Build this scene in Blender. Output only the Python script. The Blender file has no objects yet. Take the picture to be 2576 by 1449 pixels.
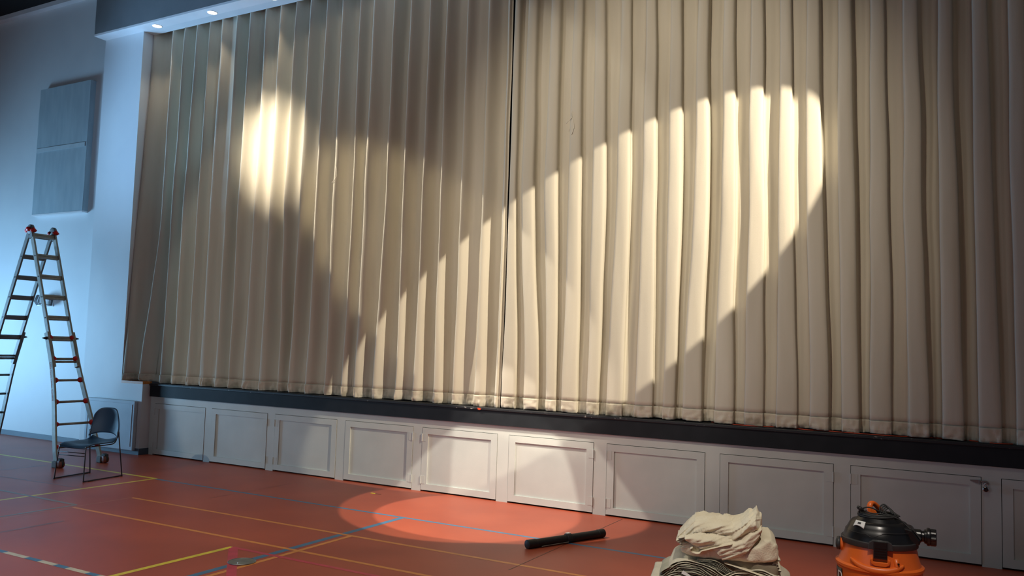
import bpy, bmesh, math, random
from mathutils import Vector, Matrix, noise
random.seed(7)
PI = math.pi
scene = bpy.context.scene
COL = scene.collection

# ------------------------------------------------------------------ camera
CAM_H, CAM_D = 1.7648, 8.4011
PITCH, YAW, ROLL = 0.0718911932, 0.508034254, 0.0306103026
def cam_axes():
    fwd = Vector((-math.sin(YAW), math.cos(YAW), 0)); right = Vector((math.cos(YAW), math.sin(YAW), 0)); up = Vector((0, 0, 1))
    f2 = fwd*math.cos(PITCH) + up*math.sin(PITCH); u2 = up*math.cos(PITCH) - fwd*math.sin(PITCH)
    r3 = right*math.cos(ROLL) + u2*math.sin(ROLL); u3 = u2*math.cos(ROLL) - right*math.sin(ROLL)
    return r3, u3, f2
r3, u3, f3 = cam_axes()
cd = bpy.data.cameras.new('camera'); cam = bpy.data.objects.new('camera', cd); COL.objects.link(cam)
cd.sensor_fit = 'HORIZONTAL'; cd.sensor_width = 36.0; cd.lens = 36.0*2083.1974/2576; cd.clip_end = 200
mw = Matrix((r3, u3, -f3)).transposed().to_4x4(); mw.translation = Vector((0, -CAM_D, CAM_H)); cam.matrix_world = mw
scene.camera = cam
scene.view_settings.view_transform = 'Standard'; scene.view_settings.look = 'None'
scene.view_settings.gamma = 1.0; scene.view_settings.exposure = 0.0
scene.view_settings.use_curve_mapping = False

# ------------------------------------------------------------------ light
w = bpy.data.worlds.new('world'); scene.world = w; w.use_nodes = True
w.node_tree.nodes['Background'].inputs[0].default_value = (0.62, 0.74, 1.0, 1)
w.node_tree.nodes['Background'].inputs[1].default_value = 0.065

WARM = (1.0, 0.865, 0.69)
def spot(name, loc, tgt, half, W, blend=0.04, color=WARM, radius=0.03):
    l = bpy.data.lights.new(name, 'SPOT'); l.energy = W; l.color = color
    l.spot_size = math.radians(2*half); l.spot_blend = blend; l.shadow_soft_size = radius
    o = bpy.data.objects.new(name, l); COL.objects.link(o); o.location = loc
    o.rotation_euler = (Vector(tgt)-Vector(loc)).to_track_quat('-Z', 'Y').to_euler(); return o
def area(name, loc, tgt, sx, sy, W, color, spread=PI):
    l = bpy.data.lights.new(name, 'AREA'); l.shape = 'RECTANGLE'; l.size = sx; l.size_y = sy; l.energy = W; l.color = color; l.spread = spread
    o = bpy.data.objects.new(name, l); COL.objects.link(o); o.location = loc
    o.rotation_euler = (Vector(tgt)-Vector(loc)).to_track_quat('-Z', 'Y').to_euler(); return o
# the two crossed sharp-edged spotlights on the curtain, and the two pools on the floor
spot('stage_spot_right', (2.256, -2.668, 6.6), (-3.288, 0.1, 2.822), 10.0, 3400)
spot('stage_spot_left', (-10.95, -2.67, 6.6), (-6.326, 0.1, 3.054), 9.8, 2300)
spot('floor_spot_left', (-2.051, -4.199, 6.6), (-5.473, 0.1, -1.689), 9.3, 1700, color=(1.0, 0.90, 0.78))
spot('floor_spot_right', (-7.256, -2.393, 6.6), (-3.106, 0.1, -2.9), 9.86, 1700, color=(1.0, 0.90, 0.78))
# soft hot beam high on the left curtain
spot('hot_spot', (-9.1, -4.3, 7.2), (-8.68, 0.1, 4.5), 9.3, 3600, blend=1.0)
# broad warm wash from the lighting bar in front of the stage
spot('wash_middle', (-2.9, -6.4, 7.3), (-3.0, 0.1, 3.6), 24, 1000, blend=0.8, radius=0.25)
spot('wash_right', (1.0, -6.2, 7.3), (0.3, 0.1, 3.0), 24, 60, blend=0.8, radius=0.25)
spot('wash_left', (-9.0, -13.3, 6.6), (-6.6, 0.0, 2.4), 17, 900, blend=0.12, radius=0.03, color=(1.0, 0.92, 0.82))
# unseen soft fill added above the hall floor to brighten it
area('hall_fill', (-4.5, -6.3, 7.3), (-4.5, -6.0, 0.0), 7.0, 3.5, 95, (1.0, 0.93, 0.82), spread=math.radians(95))
# foreground wash, daylight from the doorway low on the left, added blue fills
spot('wash_front_right', (0.2, -6.0, 7.3), (-1.0, -2.7, 0.0), 17, 1100, blend=0.9, radius=0.12, color=(1.0, 0.91, 0.80))  # warm wash added over the cloth heap and vacuum
area('daylight_doorway', (-18.2, -3.1, 1.3), (-13.0, -0.4, 2.4), 2.2, 2.2, 160, (0.29, 0.62, 0.98), spread=math.radians(95))
spot('soffit_fill', (-16.5, -4.5, 0.5), (-9.2, -0.2, 6.5), 15, 3200, blend=0.6, color=(0.30, 0.60, 1.0), radius=0.5)  # blue fill added low on the left to brighten the soffit
area('cool_fill_back', (-9.0, -15.5, 3.0), (-8.0, 0.0, 2.2), 6.0, 3.0, 130, (0.62, 0.80, 1.0))  # cool fill added behind the viewer to lift the left side

# ------------------------------------------------------------------ materials
def mat(name, c, rough=0.6, c2=None, scale=6.0, bump=0.0, bscale=60.0, metal=0.0, emit=None, estr=0.0, trans=0.0, spec=0.5, detail=6.0, lo=0.35, hi=0.65, stretch=None):
    m = bpy.data.materials.new(name); m.use_nodes = True; nt = m.node_tree; b = nt.nodes['Principled BSDF']
    b.inputs['Base Color'].default_value = (*c, 1); b.inputs['Roughness'].default_value = rough; b.inputs['Metallic'].default_value = metal
    b.inputs['Specular IOR Level'].default_value = spec
    if trans: b.inputs['Transmission Weight'].default_value = trans
    if emit: b.inputs['Emission Color'].default_value = (*emit, 1); b.inputs['Emission Strength'].default_value = estr
    tc = nt.nodes.new('ShaderNodeTexCoord'); src = tc.outputs['Object']
    if stretch:
        mp = nt.nodes.new('ShaderNodeMapping'); mp.inputs['Scale'].default_value = stretch; nt.links.new(src, mp.inputs[0]); src = mp.outputs[0]
    if c2 is None: c2 = tuple(x*0.9 for x in c)
    n = nt.nodes.new('ShaderNodeTexNoise'); n.inputs['Scale'].default_value = scale; n.inputs['Detail'].default_value = detail
    nt.links.new(src, n.inputs['Vector'])
    r = nt.nodes.new('ShaderNodeValToRGB'); r.color_ramp.elements[0].position = lo; r.color_ramp.elements[1].position = hi
    r.color_ramp.elements[0].color = (*c2, 1); r.color_ramp.elements[1].color = (*c, 1)
    nt.links.new(n.outputs['Fac'], r.inputs[0]); nt.links.new(r.outputs[0], b.inputs['Base Color'])
    if bump:
        n2 = nt.nodes.new('ShaderNodeTexNoise'); n2.inputs['Scale'].default_value = bscale; n2.inputs['Detail'].default_value = 4
        nt.links.new(src, n2.inputs['Vector']); bp = nt.nodes.new('ShaderNodeBump'); bp.inputs['Strength'].default_value = bump; bp.inputs['Distance'].default_value = 0.01
        nt.links.new(n2.outputs['Fac'], bp.inputs['Height']); nt.links.new(bp.outputs[0], b.inputs['Normal'])
    return m
M = {}
M['wall'] = mat('painted_wall', (0.72, 0.75, 0.76), 0.55, (0.67, 0.70, 0.72), 1.2, 0.08, 90)
M['grey_paint'] = mat('grey_fascia_paint', (0.21, 0.225, 0.235), 0.6, (0.18, 0.195, 0.205), 2.0, 0.1, 40)
M['soffit'] = mat('white_soffit_paint', (0.86, 0.87, 0.88), 0.45, None, 2)
M['floor'] = mat('red_rubber_floor', (0.47, 0.098, 0.046), 0.42, (0.38, 0.075, 0.037), 1.3, 0.03, 200, lo=0.3, hi=0.7, spec=0.35)
M['ceiling'] = mat('black_ceiling', (0.006, 0.006, 0.007), 0.9)
M['cab'] = mat('stage_front_white', (0.61, 0.645, 0.60), 0.42, (0.56, 0.595, 0.555), 2.5, 0.05, 120)
M['black'] = mat('black_stage_paint', (0.013, 0.014, 0.016), 0.5, (0.008, 0.009, 0.010), 8, 0.1, 60)
M['nosing'] = mat('chipped_black_nosing', (0.30, 0.29, 0.27), 0.5, (0.012, 0.013, 0.015), 30, lo=0.66, hi=0.72, stretch=(0.6, 1, 1))
M['fascia'] = mat('dark_fascia_paint', (0.016, 0.019, 0.023), 0.6, (0.012, 0.015, 0.018), 6, spec=0.25)
M['gap'] = mat('dark_gap', (0.01, 0.01, 0.01), 0.9)
M['base'] = mat('blue_grey_rubber_base', (0.07, 0.105, 0.14), 0.5, (0.055, 0.085, 0.12), 3)
M['wood'] = mat('orange_varnished_wood', (0.66, 0.24, 0.05), 0.45, (0.50, 0.16, 0.03), 3, stretch=(1, 20, 20))
M['curtain'] = mat('beige_curtain_cloth', (0.65, 0.61, 0.50), 0.85, (0.59, 0.55, 0.44), 2.2, 0.25, 260, spec=0.2, stretch=(3, 3, 0.35), lo=0.3, hi=0.7)
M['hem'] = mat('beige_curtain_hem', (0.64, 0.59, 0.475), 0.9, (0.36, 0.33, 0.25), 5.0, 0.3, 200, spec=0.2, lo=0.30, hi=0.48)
M['thread'] = mat('pale_thread', (0.75, 0.70, 0.58), 0.8)
M['panel'] = mat('grey_blue_fabric_panel', (0.40, 0.48, 0.51), 0.85, (0.34, 0.42, 0.46), 3, 0.15, 200, stretch=(3, 3, 0.6))
M['panel_edge'] = mat('panel_tape', (0.50, 0.58, 0.61), 0.7)
M['lowpanel'] = mat('painted_cover_panel', (0.46, 0.55, 0.62), 0.5, (0.40, 0.49, 0.56), 3)
M['alu'] = mat('brushed_aluminium', (0.29, 0.275, 0.23), 0.5, (0.24, 0.23, 0.19), 20, metal=0.2)
M['alu_dark'] = mat('darker_aluminium', (0.17, 0.165, 0.15), 0.5, None, 20, metal=0.3)  # darker aluminium for the left-hand ladder section
M['red'] = mat('red_plastic', (0.55, 0.012, 0.010), 0.4)
M['red_print'] = mat('matt_red_print', (0.50, 0.03, 0.02), 1.0, spec=0.0)
M['rubber'] = mat('black_rubber', (0.02, 0.02, 0.02), 0.6)
M['greyplast'] = mat('grey_plastic_foot', (0.14, 0.15, 0.14), 0.6)
M['wheel'] = mat('orange_brown_wheel', (0.22, 0.06, 0.03), 0.5)
M['chair'] = mat('dark_blue_chair_plastic', (0.020, 0.058, 0.120), 0.42, (0.016, 0.05, 0.105), 3, 0.05, 300)
M['wire'] = mat('dark_chair_wire', (0.06, 0.05, 0.055), 0.35, metal=0.7)
M['tube'] = mat('matt_black_tube', (0.010, 0.010, 0.010), 0.55)
M['white'] = mat('white_label', (0.75, 0.75, 0.72), 0.5)
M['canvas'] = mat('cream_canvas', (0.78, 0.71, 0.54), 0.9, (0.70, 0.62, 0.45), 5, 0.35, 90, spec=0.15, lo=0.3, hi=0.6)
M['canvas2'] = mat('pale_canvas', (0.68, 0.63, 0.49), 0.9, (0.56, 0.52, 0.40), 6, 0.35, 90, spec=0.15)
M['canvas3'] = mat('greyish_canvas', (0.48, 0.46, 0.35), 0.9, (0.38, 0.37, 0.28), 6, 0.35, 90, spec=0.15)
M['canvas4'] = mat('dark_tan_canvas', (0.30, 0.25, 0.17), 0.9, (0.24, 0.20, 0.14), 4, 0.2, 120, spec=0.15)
M['orange'] = mat('orange_vacuum_plastic', (0.72, 0.135, 0.015), 0.38, (0.66, 0.12, 0.013), 4)
M['vacblack'] = mat('glossy_black_plastic', (0.008, 0.008, 0.009), 0.28, spec=0.5)
M['vacgrey'] = mat('dark_grey_plastic', (0.03, 0.03, 0.032), 0.45)
M['steel'] = mat('steel_hardware', (0.30, 0.30, 0.29), 0.4, metal=0.8)
M['chrome'] = mat('chrome', (0.8, 0.8, 0.8), 0.12, metal=1.0)
M['cord'] = mat('orange_cord', (0.65, 0.07, 0.02), 0.5)
M['lamp'] = mat('lit_lamp_lens', (1, 1, 1), 0.5, emit=(1.0, 0.88, 0.70), estr=6.0)
M['disc'] = mat('metal_floor_plate', (0.30, 0.31, 0.27), 0.35, (0.20, 0.21, 0.18), 12, metal=0.5)
M['glass'] = mat('clear_plastic', (0.9, 0.95, 1.0), 0.06, trans=0.9)
def linemat(n, c): return mat('floor_line_'+n, c, 0.42, tuple(x*0.82 for x in c), 9)
M['l_yellow'] = linemat('yellow', (0.86, 0.70, 0.05)); M['l_blue'] = linemat('blue', (0.075, 0.20, 0.34)); M['l_orange'] = linemat('orange', (0.80, 0.30, 0.06))
M['l_pink'] = linemat('pink', (0.62, 0.06, 0.09)); M['l_grey'] = linemat('grey', (0.26, 0.22, 0.17)); M['l_cream'] = linemat('cream', (0.74, 0.66, 0.46))
M['l_seam'] = linemat('seam', (0.12, 0.05, 0.03)); M['l_faint'] = linemat('faint', (0.31, 0.11, 0.08)); M['l_oldorange'] = linemat('oldorange', (0.46, 0.13, 0.05))

# ------------------------------------------------------------------ mesh helpers
class MB:
    def __init__(s): s.v = []; s.f = []
    def add(s, vs, fs):
        o = len(s.v); s.v += [tuple(v) for v in vs]; s.f += [tuple(i+o for i in f) for f in fs]; return s
    def box(s, x0, x1, y0, y1, z0, z1):
        v = [(x0,y0,z0),(x1,y0,z0),(x1,y1,z0),(x0,y1,z0),(x0,y0,z1),(x1,y0,z1),(x1,y1,z1),(x0,y1,z1)]
        return s.add(v, [(0,3,2,1),(4,5,6,7),(0,1,5,4),(1,2,6,5),(2,3,7,6),(3,0,4,7)])
    def bar(s, a, b, wx, wy, up=(0,0,1)):
        """rectangular bar from a to b; wx is the width along (dir x up), wy the other"""
        a = Vector(a); b = Vector(b); d = (b-a).normalized(); u = Vector(up); x = d.cross(u).normalized(); y = x.cross(d).normalized()
        v = []
        for p in (a, b):
            for sx, sy in ((-1,-1),(1,-1),(1,1),(-1,1)): v.append(p + x*sx*wx/2 + y*sy*wy/2)
        return s.add(v, [(3,2,1,0),(4,5,6,7),(0,1,5,4),(1,2,6,5),(2,3,7,6),(3,0,4,7)])
    def sweep(s, pts, hx, hy):
        pts = [Vector(p) for p in pts]; hx = Vector(hx); hy = Vector(hy); N = len(pts); vs = []
        for p in pts: vs += [p-hx-hy, p+hx-hy, p+hx+hy, p-hx+hy]
        fs = [(3,2,1,0), tuple(4*(N-1)+k for k in range(4))]
        for i in range(N-1):
            for k in range(4): fs.append((4*i+k, 4*i+(k+1)%4, 4*i+4+(k+1)%4, 4*i+4+k))
        return s.add(vs, fs)
    def tube(s, pts, r, n=8, closed=False):
        pts = [Vector(p) for p in pts]; N = len(pts); vs = []; fs = []; prev = None
        rr = r if isinstance(r, (list, tuple)) else [r]*N
        for i, p in enumerate(pts):
            if closed: d = pts[(i+1) % N]-pts[i-1]
            else: d = pts[min(i+1, N-1)]-pts[max(i-1, 0)]
            d.normalize()
            if prev is None: x = d.orthogonal().normalized()
            else: x = (prev - d*prev.dot(d)).normalized()
            prev = x; y = d.cross(x)
            for k in range(n):
                a = 2*PI*k/n; vs.append(p + (x*math.cos(a)+y*math.sin(a))*rr[i])
        for i in range(N if closed else N-1):
            j = (i+1) % N
            for k in range(n): fs.append((i*n+k, i*n+(k+1) % n, j*n+(k+1) % n, j*n+k))
        if not closed: fs.append(tuple(range(n))[::-1]); fs.append(tuple((N-1)*n+k for k in range(n)))
        return s.add(vs, fs)
    def lathe(s, prof, n=48, c=(0,0,0), sx=1.0, sy=1.0, axis='z'):
        vs = []; fs = []
        for r, z in prof:
            for k in range(n):
                a = 2*PI*k/n; x, y = r*math.cos(a)*sx, r*math.sin(a)*sy
                vs.append((c[0]+x, c[1]+y, c[2]+z) if axis == 'z' else ((c[0]+z, c[1]+x, c[2]+y) if axis == 'x' else (c[0]+x, c[1]+z, c[2]+y)))
        for i in range(len(prof)-1):
            for k in range(n): fs.append((i*n+k, i*n+(k+1) % n, (i+1)*n+(k+1) % n, (i+1)*n+k))
        fs.append(tuple(range(n))[::-1]); fs.append(tuple((len(prof)-1)*n+k for k in range(n)))
        return s.add(vs, fs)
    def prism(s, poly, axis, a, b):
        """extrude a 2-D polygon along an axis"""
        def P(u, v, t): return {'x': (t,u,v), 'y': (u,t,v), 'z': (u,v,t)}[axis]
        n = len(poly); vs = [P(u,v,a) for u,v in poly]+[P(u,v,b) for u,v in poly]
        fs = [tuple(range(n))[::-1], tuple(range(n,2*n))]+[(i,(i+1)%n,n+(i+1)%n,n+i) for i in range(n)]
        return s.add(vs, fs)
    def grid(s, fn, nu, nv):
        vs = [fn(i/nu, j/nv) for i in range(nu+1) for j in range(nv+1)]
        fs = [(i*(nv+1)+j, (i+1)*(nv+1)+j, (i+1)*(nv+1)+j+1, i*(nv+1)+j+1) for i in range(nu) for j in range(nv)]
        return s.add(vs, fs)
def obj(name, mb, m, parent=None, smooth=False, bevel=0.0, solid=0.0, sub=0, fix=True):
    me = bpy.data.meshes.new(name); me.from_pydata([tuple(v) for v in mb.v], [], mb.f); me.update()
    if fix:
        bm = bmesh.new(); bm.from_mesh(me); bmesh.ops.recalc_face_normals(bm, faces=bm.faces); bm.to_mesh(me); bm.free()
    me.materials.append(M[m] if isinstance(m, str) else m)
    if smooth: me.polygons.foreach_set('use_smooth', [True]*len(me.polygons))
    o = bpy.data.objects.new(name, me); COL.objects.link(o)
    if parent: o.parent = parent
    if solid: k = o.modifiers.new('solid', 'SOLIDIFY'); k.thickness = solid; k.offset = 0
    if bevel: k = o.modifiers.new('bevel', 'BEVEL'); k.width = bevel; k.segments = 2; k.limit_method = 'ANGLE'; k.angle_limit = math.radians(40)
    if sub: k = o.modifiers.new('sub', 'SUBSURF'); k.levels = sub; k.render_levels = sub
    return o
def auto_smooth(o, deg=35):
    bm = bmesh.new(); bm.from_mesh(o.data); lim = math.radians(deg)
    for e in bm.edges:
        e.smooth = not (len(e.link_faces) == 2 and e.calc_face_angle(0) > lim)
    for f in bm.faces: f.smooth = True
    bm.to_mesh(o.data); bm.free(); return o
def thing(name, label, cat, loc=(0,0,0), rz=0, group=None):
    o = bpy.data.objects.new(name, None); COL.objects.link(o); o.location = loc; o.rotation_euler = (0,0,rz); o.empty_display_size = 0.1
    o['label'] = label; o['category'] = cat
    if group: o['group'] = group
    return o
def tag(o, label, cat, group=None):
    o['label'] = label; o['category'] = cat
    if group: o['group'] = group
    return o
def struct(o, label=None, cat=None):
    o['kind'] = 'structure'
    if label: o['label'] = label
    if cat: o['category'] = cat
    return o
def B(name, x0, x1, y0, y1, z0, z1, m, parent=None, bevel=0.0): return obj(name, MB().box(x0,x1,y0,y1,z0,z1), m, parent, bevel=bevel)
def copy_tree(o, parent=None):
    c = o.copy(); COL.objects.link(c)
    if parent: c.parent = parent
    for ch in [x for x in bpy.data.objects if x.parent == o and x != c]: copy_tree(ch, c)
    return c
def nz(x, y=0.0, z=0.0): return noise.noise(Vector((x, y, z)))
def lerp(a, b, t): return a+(b-a)*t
def sm(t): t = max(0.0, min(1.0, t)); return t*t*(3-2*t)

# ------------------------------------------------------------------ the hall
SX0, SX1 = -10.80, 4.5            # stage front
COLX0, COLX1 = -12.30, -11.36     # wall pier left of the opening
struct(B('floor', -22, 6, -16, 0.06, -0.2, 0, 'floor'), 'red rubber gymnasium floor with painted court lines', 'floor')
struct(B('wall_left', -22, COLX0+0.02, 0.05, 0.35, 0, 7.48, 'wall'), 'pale wall behind the ladder, lit blue by daylight', 'wall')
pier = MB()
pier.add([(COLX0,-0.16,0),(-10.865,-0.16,0),(-10.865,-0.16,1.050),(COLX1,-0.16,1.050),(COLX1,-0.16,6.55),(COLX0,-0.16,6.55),
          (COLX0,0.30,0),(-10.865,0.30,0),(-10.865,0.30,1.050),(COLX1,0.30,1.050),(COLX1,0.30,6.55),(COLX0,0.30,6.55)],
         [(0,1,2,3),(0,3,4,5),(6,9,8,7),(6,11,10,9),(0,6,7,1),(1,7,8,2),(2,8,9,3),(3,9,10,4),(4,10,11,5),(5,11,6,0)])
struct(obj('wall_pier', pier, 'wall'), 'pale wall pier at the left edge of the stage opening', 'wall')
struct(B('ceiling', -22, 6, -16, 0.35, 7.56, 7.7, 'ceiling'), 'black ceiling above the hall', 'ceiling')
struct(B('trim_1', -22, COLX0-0.01, -0.06, 0.35, 7.48, 7.56, 'soffit'), 'pale ledge along the top of the left wall', 'ledge')
# bulkhead over the opening: grey face, white underside, darker head behind
struct(B('wall_bulkhead', -12.304, 4.5, -0.36, -0.02, 6.58, 7.56, 'grey_paint'), 'dark grey bulkhead above the stage opening', 'wall')
struct(B('ceiling_soffit', -12.304, 4.5, -0.362, -0.145, 6.55, 6.582, 'soffit'), 'white underside of the bulkhead holding round downlights', 'ceiling')
struct(B('trim_2', COLX1, 4.5, -0.145, 0.02, 6.5515, 6.585, 'wall'), 'recessed head of the stage opening', 'trim')
for i, (x, lb) in enumerate(((-10.965, 'round lit downlight in the white soffit nearest the left pier'), (-9.745, 'round lit downlight in the soffit, middle of the three'), (-8.525, 'round lit downlight in the soffit, cut by the top of the photo'))):
    t = thing('ceiling_downlight', lb, 'ceiling light', (x, -0.225, 6.55), 0, 'downlights in the stage soffit')
    obj('trim_ring', MB().tube([(0.072*math.cos(a*PI/16), 0.072*math.sin(a*PI/16), -0.001) for a in range(32)], 0.006, 6, True), 'soffit', t, True)
    obj('lens', MB().lathe([(0.066, -0.003), (0.066, 0.004)], 32), 'lamp', t)
    spot('downlight_glow', (x, -0.225, 6.53), (x, 0.0, 3.0), 34, 26, blend=1.0, radius=0.05)
struct(B('wall_right', 4.2, 4.5, -0.30, 0.6, 0, 7.56, 'wall'))
# stage body
struct(B('floor_stage', -11.36, 4.5, -0.025, 3.0, 1.035, 1.062, 'black'), 'black stage floor edge under the curtain', 'stage')
struct(B('backstage_blocker', -12.6, 4.5, 1.6, 1.7, 1.06, 7.5, 'black'))  # unseen black backdrop added so no light leaks in behind the curtain
struct(B('trim_3', -10.93, 4.5, -0.045, 0.0, 1.030, 1.058, 'nosing', bevel=0.004), 'worn black nosing along the stage edge', 'nosing')
struct(B('trim_4', -10.862, 4.5, -0.030, 0.0, 0.866, 1.030, 'fascia'), 'dark painted band below the stage edge', 'fascia')
struct(B('trim_5', -11.36, -10.864, -0.161, 0.0, 1.050, 1.088, 'wood'), 'short orange wooden sill under the left end of the curtain', 'sill')
# stage front wall with openings for the access doors
doorx = [(-10.755,-9.672),(-9.532,-8.448),(-8.300,-7.217),(-7.068,-6.004),(-5.860,-4.811),(-4.653,-3.603),(-3.445,-2.380),(-2.222,-1.155),(-0.998,0.057),(0.215,1.28)]
DZ1 = 0.762
g = 0.005
xs = [SX0-0.07]
front = MB(); front.box(SX0-0.07, 4.5, 0.0, 0.05, DZ1+g, 0.870)
prev = SX0-0.07
for a, b in doorx: front.box(prev, a-g, 0.0, 0.05, 0.0, DZ1+g); prev = b+g
front.box(prev, 4.5, 0.0, 0.05, 0.0, DZ1+g)
struct(obj('wall_stage', front, 'cab'), 'off-white panelled front wall of the stage', 'wall')
struct(B('wall_understage', SX0-0.07, 4.5, 0.055, 0.10, 0, 0.87, 'gap'))
hinge_side = ['L','R','L','R','L','R','L','R','L','R','L','R']
where = ['leftmost, beside the wall pier', 'second from the wall pier', 'third from the wall pier', 'fourth from the wall pier, left of the light pool',
         'under the left half of the bright light pool', 'under the right half of the bright light pool', 'behind the black tube, crossed by a slanting light edge',
         'behind the heap of canvas cloths', 'behind the orange vacuum, fastened by a padlock', 'cut by the right edge of the photo']
for i, (a, b) in enumerate(doorx[:10]):
    t = thing('access_door', 'white recessed-panel stage access door, '+where[i], 'door', ((a+b)/2, 0, 0.018), 0, 'access doors along the stage front')
    W_ = (b-a)/2; H_ = DZ1-0.018; s = 0.082
    fr = MB(); y0, y1 = -0.004, 0.018
    fr.box(-W_, W_, y0, y1, H_-0.074, H_); fr.box(-W_, W_, y0, y1, 0, 0.074)
    fr.box(-W_, -W_+s, y0, y1, 0.074, H_-0.074); fr.box(W_-s, W_, y0, y1, 0.074, H_-0.074)
    obj('door_frame', fr, 'cab', t)
    obj('door_panel', MB().box(-W_+s-0.002, W_-s+0.002, 0.012, 0.030, 0.070, H_-0.070), 'cab', t)
    hs = -1 if hinge_side[i] == 'L' else 1
    for z0 in (0.072, 0.578):
        hb = MB(); xa, xb = (-W_+0.004, -W_+0.055) if hs < 0 else (W_-0.055, W_-0.004)
        hb.box(xa, xb, -0.0065, -0.003, z0, z0+0.095)
        xk = hs*(W_+0.002); hb.tube([(xk, -0.008, z0), (xk, -0.008, z0+0.095)], 0.006, 8)
        obj('hinge', hb, 'cab', t)
# hasp and padlock
t = thing('hasp', 'dull steel hasp across the right edge of the door behind the vacuum', 'hasp', (0.05, -0.006, 0.722))
hp = MB(); hp.prism([(-0.078,0.013),(-0.012,0.018),(-0.004,0.002),(-0.012,-0.016),(-0.07,0.004)], 'y', -0.006, 0.0)
obj('strap', hp, 'steel', t)
obj('hinge_pin', MB().tube([(-0.004,-0.006,-0.02),(-0.004,-0.006,0.02)], 0.005, 8), 'steel', t)
obj('staple_plate', MB().prism([(0.0,0.012),(0.045,0.016),(0.062,0.004),(0.07,-0.008),(0.05,-0.018),(0.02,-0.008)], 'y', -0.010, 0.0), 'steel', t)
obj('staple', MB().tube([(0.035,-0.008,-0.004),(0.035,-0.028,-0.006),(0.052,-0.028,-0.006),(0.052,-0.008,-0.004)], 0.004, 8), 'steel', t, True)
t = thing('padlock', 'small round black and chrome padlock hanging on the hasp', 'padlock', (0.094, -0.033, 0.712))
obj('shackle', MB().tube([(-0.012,0,-0.028),(-0.012,0,-0.006),(-0.008,0,0.002),(0,0,0.005),(0.008,0,0.002),(0.012,0,-0.006),(0.012,0,-0.028)], 0.0035, 8), 'chrome', t, True)
obj('lock_body', MB().lathe([(0.006,-0.014),(0.020,-0.012),(0.025,-0.006),(0.025,0.006),(0.020,0.012),(0.006,0.014)], 24, (0,0,-0.045), axis='y'), 'chrome', t, True)
obj('dial', MB().lathe([(0.018,-0.018),(0.019,-0.012)], 24, (0,0,-0.045), axis='y'), 'vacblack', t)
# pier baseboards
struct(B('baseboard_left', -22, COLX0+0.02, 0.038, 0.05, 0, 0.082, 'base'), 'blue-grey rubber baseboard of the left wall', 'baseboard')
struct(B('baseboard_pier', COLX0-0.01, -10.853, -0.172, -0.16, 0, 0.095, 'base'), 'blue-grey rubber baseboard of the wall pier', 'baseboard')
struct(B('baseboard_return', -10.865, -10.853, -0.16, -0.003, 0, 0.095, 'base'), 'dark rubber baseboard on the return of the pier', 'baseboard')

# ------------------------------------------------------------------ floor lines
LH = [0.0004]
def line(label, x0, y0, x1, y1, wd, m, cuts=1):
    LH[0] += 0.00003; z = LH[0]
    d = Vector((x1-x0, y1-y0, 0)); L = d.length; d.normalize(); n = Vector((-d.y, d.x, 0))*wd/2
    mb = MB(); k = max(1, int(L/0.5)); vs = []
    for i in range(k+1):
        p = Vector((x0,y0,z))+d*L*i/k; j = 0.0015*nz(i*1.7, LH[0]*4000)
        vs += [p+n*(1+j*20), p-n*(1-j*20)]
    mb.add(vs, [(2*i, 2*i+1, 2*i+3, 2*i+2) for i in range(k)])
    return struct(obj('floor_line_marking', mb, m), label, 'floor line')
line('blue court line running parallel to the stage front', -8.90, -1.385, 6.0, -1.370, 0.045, 'l_blue')
line('yellow court line from the left ending in a corner before the stage', -22, -1.390, -8.93, -1.363, 0.05, 'l_yellow')
line('yellow court line meeting the corner and running toward the viewer', -8.925, -1.345, -9.02, -6.5, 0.05, 'l_yellow')
line('thick blue court line branching off toward the viewer', -5.10, -1.39, -5.065, -8.0, 0.065, 'l_blue')
line('far orange service line parallel to the stage', -8.07, -2.335, 6.0, -2.27, 0.042, 'l_orange')
line('near orange service line parallel to the stage', -8.06, -3.020, 6.0, -2.98, 0.042, 'l_orange')
line('faded orange side line at the left end of the service lines', -8.063, -2.33, -8.07, -3.03, 0.035, 'l_oldorange')
line('faded orange side line running on toward the viewer', -8.06, -3.03, -8.11, -6.0, 0.035, 'l_oldorange')
line('orange court line running beside the thick blue line', -4.99, -2.32, -4.98, -8.0, 0.045, 'l_orange')
line('yellow court line beginning in the foreground by the round plate', -5.525, -3.235, -5.60, -8.0, 0.055, 'l_yellow')
line('pink line running right from the end of the foreground yellow line', -5.515, -3.245, -3.3, -3.235, 0.045, 'l_pink')
line('wide pink line crossing the round floor plate', -5.49, -3.257, -3.9, -4.76, 0.075, 'l_pink')
line('greyish faded line ending in a corner at the left', -12.5, -2.915, -8.14, -2.930, 0.045, 'l_grey')
line('greyish faded line from the corner toward the viewer', -8.14, -2.930, -8.18, -6.0, 0.045, 'l_grey')
line('faint blue line on the far left floor', -10.89, -1.55, -10.90, -3.4, 0.04, 'l_faint')
line('faint blue-grey scuff line at the left edge', -7.53, -3.45, -7.50, -5.0, 0.05, 'l_faint')
line('very faint old orange line near the chair', -10.6, -2.42, -8.98, -2.31, 0.03, 'l_faint')
XD = [-9.5,-6.811,-6.521,-6.347,-6.147,-5.998,-5.758,-5.636,-5.42,-5.29,-5.06,-4.93]
ordn = ['first','second','third','fourth','fifth','sixth']
for k in range(len(XD)-1):
    line(('%s blue' if k % 2 == 0 else '%s cream') % ordn[k//2] + ' stretch from the left of the dashed line at the lower left', XD[k], -4.405, XD[k+1], -4.405, 0.05, 'l_blue' if k % 2 == 0 else 'l_cream')
line('thin dark seam in the floor near the black tube', -3.235, -0.05, -3.24, -2.5, 0.007, 'l_seam')
line('thin greenish seam in the floor before the third door', -7.4, -0.45, -7.4, -1.9, 0.006, 'l_faint')
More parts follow.
